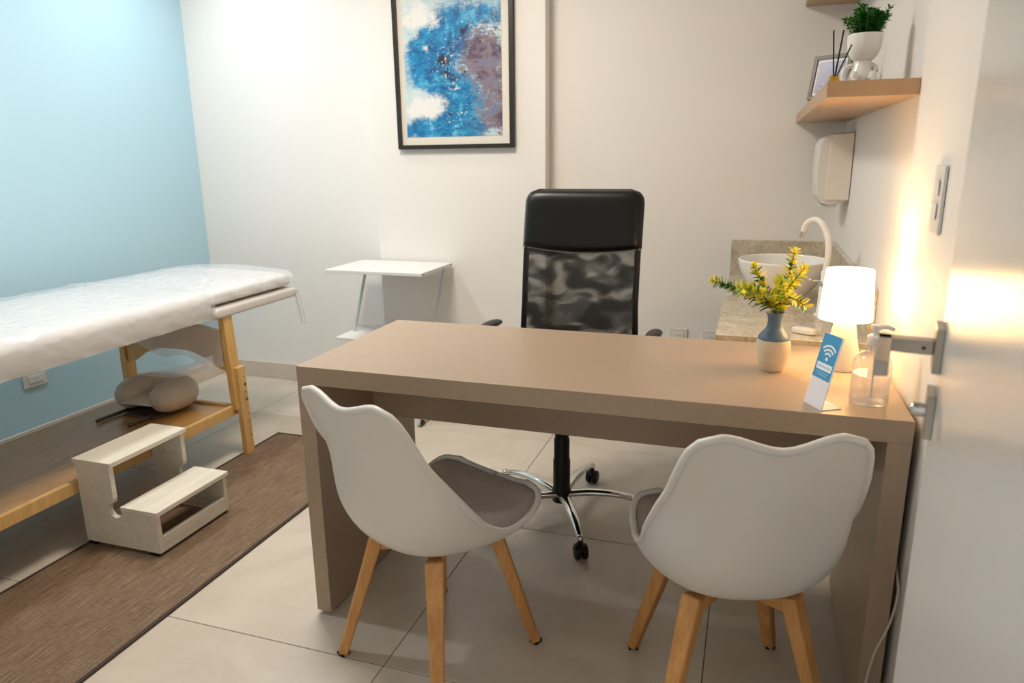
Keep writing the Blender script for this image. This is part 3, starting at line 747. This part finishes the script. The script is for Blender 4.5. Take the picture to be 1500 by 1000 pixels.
MB().lathe(smooth_path([(p[0], p[1]) for p in prof], 4), n=48).build('bowl', 'ceramic', bs, True)
MB().lathe([(0, .0185), (.02, .0195), (.022, .024), (0, .026)], n=20).build('drain', 'chrome', bs, 'auto')
fa = thing('faucet', 'tall curved white and chrome faucet over the basin', 'faucet', (.245, 2.62, CZ))
MB().lathe([(.026, 0), (.026, .006), (.019, .010), (.017, .05), (.017, .105), (.014, .112), (.014, .15), (.011, .156)], n=24).build('body', 'ceramic', fa, 'auto')
MB().lathe([(.020, .104), (.022, .110), (.020, .116), (.014, .117)], n=24).build('collar', 'chrome', fa, 'auto')
dv = Vector((-.06, .06, 0)).normalized()
gp = [Vector((0, 0, .15)), Vector((.0, 0, .21)) + dv * -.004, Vector((0, 0, .265)) + dv * .004, Vector((0, 0, .308)) + dv * .030, Vector((0, 0, .322)) + dv * .062, Vector((0, 0, .308)) + dv * .095, Vector((0, 0, .278)) + dv * .108]
MB().tube(smooth_path([tuple(p) for p in gp], 8), .0105, 14).build('spout', 'ceramic', fa, True)
MB().tube([Vector((0, 0, .279)) + dv * .108, Vector((0, 0, .258)) + dv * .112], .0125, 14).build('aerator', 'chrome', fa, 'auto')
MB().tube([(-.012, -.004, .118), (-.05, -.012, .124)], [.005, .0035], 10).build('lever', 'chrome', fa, True)
so = rounded_pad(.075, .04, .020, .0, n=32).build('soap_case', 'white_plastic', None, True)
so.location = (.175, 2.325, CZ + .0005); so.rotation_euler = (0, 0, -.5)
tag(so, 'white rounded soap case lying on the counter behind the desk lamp', 'soap case')

# paper towel dispenser
pd = thing('paper_towel_dispenser', 'white plastic paper towel dispenser on wall below the shelf', 'dispenser', (XR - .001, 3.255, 1.09))
poly = [(0, .013), (0, .272), (-.085, .268), (-.112, .255), (-.126, .225), (-.130, .12), (-.124, .03), (-.10, -.004), (-.06, -.010), (-.03, .0)]
MB().prism(poly, 'y', -.11, .12).build('housing', 'white_plastic', pd, bevel=.008, seg=3)
MB().prism([(-.002, .012), (-.002, .268), (-.084, .262), (-.090, .012)], 'y', -.118, -.110).build('side_cover', 'satin_ceramic', pd, bevel=.002)
MB().box(-.10, -.04, -.08, .09, -.016, -.009).build('outlet_slot', 'white_metal', pd, bevel=.001)

# wall plates
def plate(name, label, loc, rz, w, h, kind):
    p = thing(name, label, 'socket' if kind == 'socket' else 'switch', loc, rz)
    MB().box(-w / 2, w / 2, -.007, 0, -h / 2, h / 2).build('cover_plate', 'white_plastic', p, bevel=.003, seg=3)
    if kind == 'socket':
        MB().box(-w * .30, w * .30, -.0105, -.008, -h * .22, h * .22).build('socket_insert', 'white_metal', p, bevel=.001)
        for x in (-.010, 0, .010): MB().lathe([(.0022, 0), (.0022, .0004)], (x, -.0109, 0), 8, 'y').build('pin_hole', 'dark_steel', p)
    else:
        for z in (-h * .17, h * .17): MB().box(-w * .22, w * .22, -.0105, -.008, z - h * .12, z + h * .12).build('rocker', 'white_metal', p, bevel=.0015)
    return p
plate('wall_socket', 'white wall socket beside the office chair, further from the counter', (-.312, YB - .0005, .425), 0, .088, .07, 'socket')
plate('wall_socket', 'white wall socket next to the counter edge', (-.155, YB - .0005, .424), 0, .088, .07, 'socket')
plate('wall_socket', 'white wall socket on the blue wall under the massage table', (XL + .0005, 2.29, .325), PI / 2, .115, .075, 'socket')
plate('light_switch', 'white two rocker light switch on the wall above the door handle', (XR - .0005, 1.655, 1.187), -PI / 2, .078, .135, 'switch')

# ---------------------------------------------------------------- shelves and what stands on the lower one
SX0, SY0 = .150, 1.995
for z, lab in ((1.412, 'light wood floating shelf carrying the potted plant'), (1.883, 'light wood floating shelf above the potted plant')):
    t = thing('wall_shelf', lab, 'shelf', (.252, 2.75, z), 0, 'floating shelves')
    MB().box(SX0 - .252, XR - .001 - .252, SY0 - 2.75, YB - .001 - 2.75, 0, .038).build('board', 'shelf_wood', t, bevel=.001)
SZ = 1.450
pt = thing('planter', 'white ceramic planter shaped like a seated figure', 'planter', (.245, 2.185, SZ))
pr = [(0, .062), (.018, .062), (.030, .070), (.039, .088), (.0425, .108), (.0425, .126), (.041, .128), (.038, .124), (.036, .108), (.0, .100)]
MB().lathe(smooth_path(pr, 3), n=36).build('bowl_head', 'ceramic', pt, True)
MB().lathe(smooth_path([(.033, 0), (.034, .012), (.029, .035), (.022, .055), (.020, .066)], 4), n=28).build('torso', 'ceramic', pt, True)
for sx, yo in ((-1, 0), (1, -.004)):
    MB().tube(smooth_path([(sx * .012, -.012, .012), (sx * .020, -.030, .020), (sx * .022, -.040, .026), (sx * .022, -.048, .018), (sx * .022, -.052, .009), (sx * .022, -.066, .0085)], 5), [.010] * 20 + [.008] * 6, 12).build('figure_leg', 'ceramic', pt, True)
MB().tube(smooth_path([(-.018, 0, .055), (-.040, -.006, .046), (-.046, -.012, .028), (-.042, -.016, .010)], 5), .0065, 10).build('figure_arm', 'ceramic', pt, True)
MB().tube(smooth_path([(.018, 0, .055), (.030, -.010, .046), (.030, -.022, .036)], 5), .0065, 10).build('figure_arm', 'ceramic', pt, True)
MB().lathe([(0, .105), (.037, .112)], n=20).build('soil', 'dark_steel', pt)

def leaf(mb, base, d, up, L, w, mi=0, bend=.15):
    d = d.normalized(); s_ = d.cross(up)
    if s_.length < 1e-3: s_ = d.cross(Vector((1, 0, 0)))
    s_.normalize(); n = s_.cross(d)
    vs = [base, base + d * L * .35 + s_ * w * .42 + n * L * .03, base + d * L * .72 + s_ * w * .40 - n * L * bend * .3, base + d * L - n * L * bend, base + d * L * .72 - s_ * w * .40 - n * L * bend * .3, base + d * L * .35 - s_ * w * .42 + n * L * .03, base + d * L * .5 - n * L * .06]
    mb.cur = mi; mb.add(vs, [(0, 1, 6), (1, 2, 6), (2, 3, 6), (3, 4, 6), (4, 5, 6), (5, 0, 6)])
bush = thing('artificial_plant', 'bushy dark green artificial plant in the white planter', 'plant', (.245, 2.185, SZ + .112))
rb = random.Random(11)
for k in range(44):
    a = rb.uniform(0, 2 * PI); rr_ = .044 * math.sqrt(rb.random()); h = .046 + .042 * (1 - (rr_ / .05) ** 2) * rb.uniform(.5, 1.05)
    if k == 0: a, rr_, h = 2.6, .020, .092
    if k == 1: a, rr_, h = .1, .044, .080
    if k == 2: a, rr_, h = 3.3, .048, .055
    tip = Vector((rr_ * math.cos(a) * 1.15, rr_ * math.sin(a) * .85, h)); o_ = Vector((tip.x * .45, tip.y * .45, 0))
    m = MB(); m.tube([o_, o_.lerp(tip, .6) + Vector((0, 0, .004)), tip], .0012, 5)
    ax = (tip - o_).normalized()
    for q in range(26):
        f = .25 + .75 * (q / 25); b = o_.lerp(tip, f); an = q * 2.4; e1 = ax.cross(Vector((.3, .8, .1))).normalized(); e2 = ax.cross(e1)
        d = e1 * math.cos(an) + e2 * math.sin(an) + ax * (.2 + .8 * f * f)
        leaf(m, b, d, ax, .0135 * rb.uniform(.8, 1.15), .0095)
    m.build('leafy_stem', 'bush_leaf', bush)

df = thing('reed_diffuser', 'small reed diffuser with gold cap and black sticks', 'diffuser', (.174, 2.125, SZ))
MB().lathe([(.017, 0), (.017, .004), (.006, .0065), (.005, .010)], n=24).build('bottle', 'dark_glass', df, 'auto')
MB().lathe([(.0125, .004), (.0125, .022), (.011, .0235), (0, .0235)], n=24).build('cap', 'gold', df, 'auto')
for dx, dy, L in ((-.011, .0, .112), (.013, .004, .112), (.034, -.006, .075)):
    MB().tube([(dx * .15, dy * .2, .022), (dx, dy, .022 + L)], .0021, 6).build('reed', 'reed', df)

pf = thing('photo_frame', 'grey photo frame with lavender print leaning on the shelf', 'photo frame', (.195, 2.62, SZ))
pf.rotation_euler = (math.radians(-14), 0, math.radians(-32))
fw, fh, ff = .062, .140, .012
fr = MB().box(-fw, fw, -.006, .006, 0, ff).box(-fw, fw, -.006, .006, fh - ff, fh).box(-fw, -fw + ff, -.006, .006, ff, fh - ff).box(fw - ff, fw, -.006, .006, ff, fh - ff)
fr.build('frame', 'pewter_frame', pf, bevel=.001)
MB().box(-fw + ff, fw - ff, -.002, .004, ff, fh - ff).build('passepartout', 'paper', pf)
MB().box(-fw + ff + .007, fw - ff - .007, -.0028, -.0021, ff + .009, fh - ff - .009).build('print', 'photo', pf)
MB().tube([Vector((.012 * math.cos(a / 12 * 2 * PI) - .02, -.0032, ff + .028 + .008 * math.sin(a / 12 * 2 * PI))) for a in range(13)], .0012, 5).build('print_mark', 'white_print', pf)

# ---------------------------------------------------------------- on the desk
DZ = .7502
vs_ = thing('flower_vase', 'small bottle vase, cream below and slate blue above', 'vase', (.069, 1.855, DZ))
vp = smooth_path([(.022, 0), (.027, .002), (.037, .025), (.0415, .055), (.041, .070), (.0385, .082)], 5)
vq = smooth_path([(.0388, .082), (.036, .090), (.027, .102), (.0195, .113), (.0175, .125), (.0185, .138), (.0225, .147), (.0215, .149), (.0165, .140), (.0150, .125), (.013, .112)], 5)
MB().lathe(vp, n=40).build('lower_body', 'vase_cream', vs_, True)
MB().lathe(vq, n=40, cap=False).build('glazed_neck', 'vase_blue', vs_, True)
rf = random.Random(21)
def px2(px, py, y): return Vector((.059 + (px - 1130) * .00157, y, .895 + (460 - py) * .00168))
specs = [((1036, 412), 1.84, .55, 'yellow green sprig reaching furthest left out of the vase', (1085, 428)),
         ((1098, 392), 1.90, .45, 'short sprig with dark leaves between the left and the tall sprigs', (1118, 425)),
         ((1157, 366), 1.86, .25, 'tallest yellow sprig standing upright in the vase', (1148, 415)),
         ((1172, 388), 1.83, .18, 'bright yellow sprig just right of the tallest one', (1150, 422)),
         ((1176, 440), 1.81, .10, 'low yellow sprig drooping right toward the table lamp', (1152, 432)),
         ((1082, 418), 1.79, .15, 'yellow sprig in front of the long left one', (1108, 425)),
         ((1140, 405), 1.80, .15, 'dense yellow sprig at the middle of the bunch', (1136, 432)),
         ((1160, 418), 1.90, .2, 'short yellow sprig behind the drooping right one', (1145, 435))]
for (tp, ty, gfrac, lab, md) in specs:
    tip = px2(tp[0], tp[1], ty); mid = px2(md[0], md[1], (ty + 1.855) / 2)
    root = Vector((.069 + rf.uniform(-.006, .006), 1.855 + rf.uniform(-.006, .006), DZ + .125)); neck = Vector((root.x, root.y, DZ + .150))
    path = [Vector(p) for p in smooth_path([tuple(root), tuple(neck), tuple(mid), tuple(tip)], 8)]
    s_o = thing('flower_sprig', lab, 'flower sprig', tuple(root), 0, 'sprigs in the vase')
    st_ = MB().tube([p - root for p in path], .0013, 6).build('stem', 'stem', s_o)
    m = MB(); n = len(path); L = sum((path[i + 1] - path[i]).length for i in range(9, n - 1)); cnt = int(L * 620)
    for q in range(cnt):
        f = .12 + .88 * q / max(1, cnt - 1); idx = 8 + f * (n - 9); i = min(n - 2, int(idx)); b = path[i].lerp(path[i + 1], idx - i); ax = (path[i + 1] - path[i]).normalized()
        an = q * 2.4 + rf.uniform(-.4, .4); e1 = ax.cross(Vector((.2, .9, .3))).normalized(); e2 = ax.cross(e1)
        d = e1 * math.cos(an) + e2 * math.sin(an) + ax * rf.uniform(.3, .9)
        g_ = rf.random() < gfrac + (.35 if d.z < -.2 else 0) - .25 * (f > .85)
        leaf(m, b - root, d, ax, rf.uniform(.016, .026), .0125, 0 if g_ else (2 if rf.random() < .32 else 1), .12)
    lv = m.build('leaves', ['green_leaf', 'yellow_leaf', 'lime_leaf'], s_o); lv['kind'] = 'stuff'

# table lamp
lp = thing('table_lamp', 'lit white ceramic table lamp with drum shade on the desk', 'table lamp', (.236, 1.925, DZ))
MB().lathe(smooth_path([(.046, .0), (.047, .004), (.042, .03), (.031, .085), (.024, .125), (.020, .132), (0, .133)], 4), n=40).build('base', 'satin_ceramic', lp, True)
MB().lathe([(.008, .132), (.008, .150), (.012, .151), (.012, .175)], n=16).build('socket', 'white_metal', lp, 'auto')
MB().lathe([(.0635, .128), (.0545, .252)], n=48, cap=False).build('lamp_shade', 'shade', lp, 'auto')
MB().lathe(smooth_path([(.012, .172), (.012, .176), (.006, .178), (0, .178)], 2), n=20).build('bulb_holder', 'white_metal', lp, True)
ld = bpy.data.lights.new('lamp_bulb', 'POINT'); ld.energy = 5.8; ld.color = (1.0, 0.62, 0.27); ld.shadow_soft_size = .024
lo = bpy.data.objects.new('lamp_bulb_light', ld); COL.objects.link(lo); lo.location = (.236, 1.925, DZ + .205)

# pump bottle
pb = thing('pump_bottle', 'clear pump bottle of hand gel on the desk corner', 'bottle', (.266, 1.655, DZ))
bo = [(0, .0005), (.036, .0005), (.0395, .004), (.0395, .085), (.037, .098), (.028, .110), (.016, .117), (.014, .120), (.014, .132)]
MB().lathe(bo, n=40, cap=False).build('bottle_body', 'clear', pb, 'auto', angle=60)
MB().lathe([(0, .004), (.035, .004), (.0375, .007), (.0375, .066), (0, .066)], n=40).build('gel', 'gel', pb, 'auto')
pmp = MB().lathe([(.016, .130), (.0165, .131), (.0165, .148), (.013, .151), (.006, .152), (.006, .164), (.011, .165), (.011, .173), (.005, .175), (0, .175)], n=24).build('pump', 'white_plastic', pb, 'auto')
MB().tube([(0, 0, .170), (.022, -.004, .171), (.034, -.006, .166)], [.0055, .005, .004], 10).build('nozzle', 'white_plastic', pmp, True)
MB().tube([(.002, 0, .130), (.004, 0, .01)], .002, 6).build('dip_tube', 'white_metal', pb)

# wifi sign: L-shaped card, face toward the office chair side
sg = thing('wifi_sign', 'blue and white wifi card standing on the desk', 'sign', (.149, 1.594, DZ))
wd = Vector((.030, -.056, 0)).normalized(); bk = Vector((.88, .47, 0)).normalized()
lean = math.atan2(.036, .155)
ang = math.atan2(wd.y, wd.x)
sg.rotation_euler = (0, 0, ang)      # local x across the card, local +y backwards
cw, chh = .0325, .160
tilt = Matrix.Rotation(-lean, 4, 'X')
MB().box(-cw, cw, -.001, .001, .0, chh, tilt).build('card', 'paper', sg)
MB().box(-cw, cw, .001, .046, .0, .0018).build('card_foot', 'paper', sg)
def flat(poly, mat, name, d=.0014): 
    m = MB(); m.prism(poly, 'y', -d, -.0011); m.v = [tuple(tilt @ Vector(p)) for p in m.v]; return m.build(name, mat, sg)
flat([(-cw + .0005, .062), (cw - .003, .062), (cw - .003, chh - .001), (-cw + .0005, chh - .001)], 'blue_print', 'blue_panel')
cz0 = .104
for rr_ in (.012, .0205, .029):
    flat(arc(0, cz0, rr_ + .0042, 45, 135, 10) + arc(0, cz0, rr_, 135, 45, 10), 'white_print', 'wifi_arc', .0019)
flat(arc(0, cz0 + .002, .0042, 0, 345, 14), 'white_print', 'wifi_dot', .0019)
flat([(-.026, .081), (.026, .081), (.026, .096), (-.026, .096)], 'white_print', 'text_box', .0019)
for k in range(6): flat([(-.022 + k * .0075, .086), (-.017 + k * .0075, .086), (-.017 + k * .0075, .091), (-.022 + k * .0075, .091)], 'pale_print', 'blurred_letter', .0021)
flat([(-.020, .0745), (.020, .0745), (.020, .0760), (-.020, .0760)], 'pale_print', 'text_line', .0019)
flat([(-.016, .0695), (.016, .0695), (.016, .0710), (-.016, .0710)], 'pale_print', 'text_line', .0019)

# lamp cable behind the desk side
cp = smooth_path([(.347, 1.90, .60), (.347, 1.70, .48), (.347, 1.562, .395), (.346, 1.530, .365), (.336, 1.522, .30), (.314, 1.520, .22), (.304, 1.520, .13), (.308, 1.535, .05), (.325, 1.52, .004)], 8)
cb = MB().tube([Vector(p) - Vector((.325, 1.52, 0)) for p in cp], .0027, 8).build('lamp_cable', 'cable', None, True); cb.location = (.325, 1.52, 0)
tag(cb, 'thin white cable hanging down beside the desk side panel', 'cable')
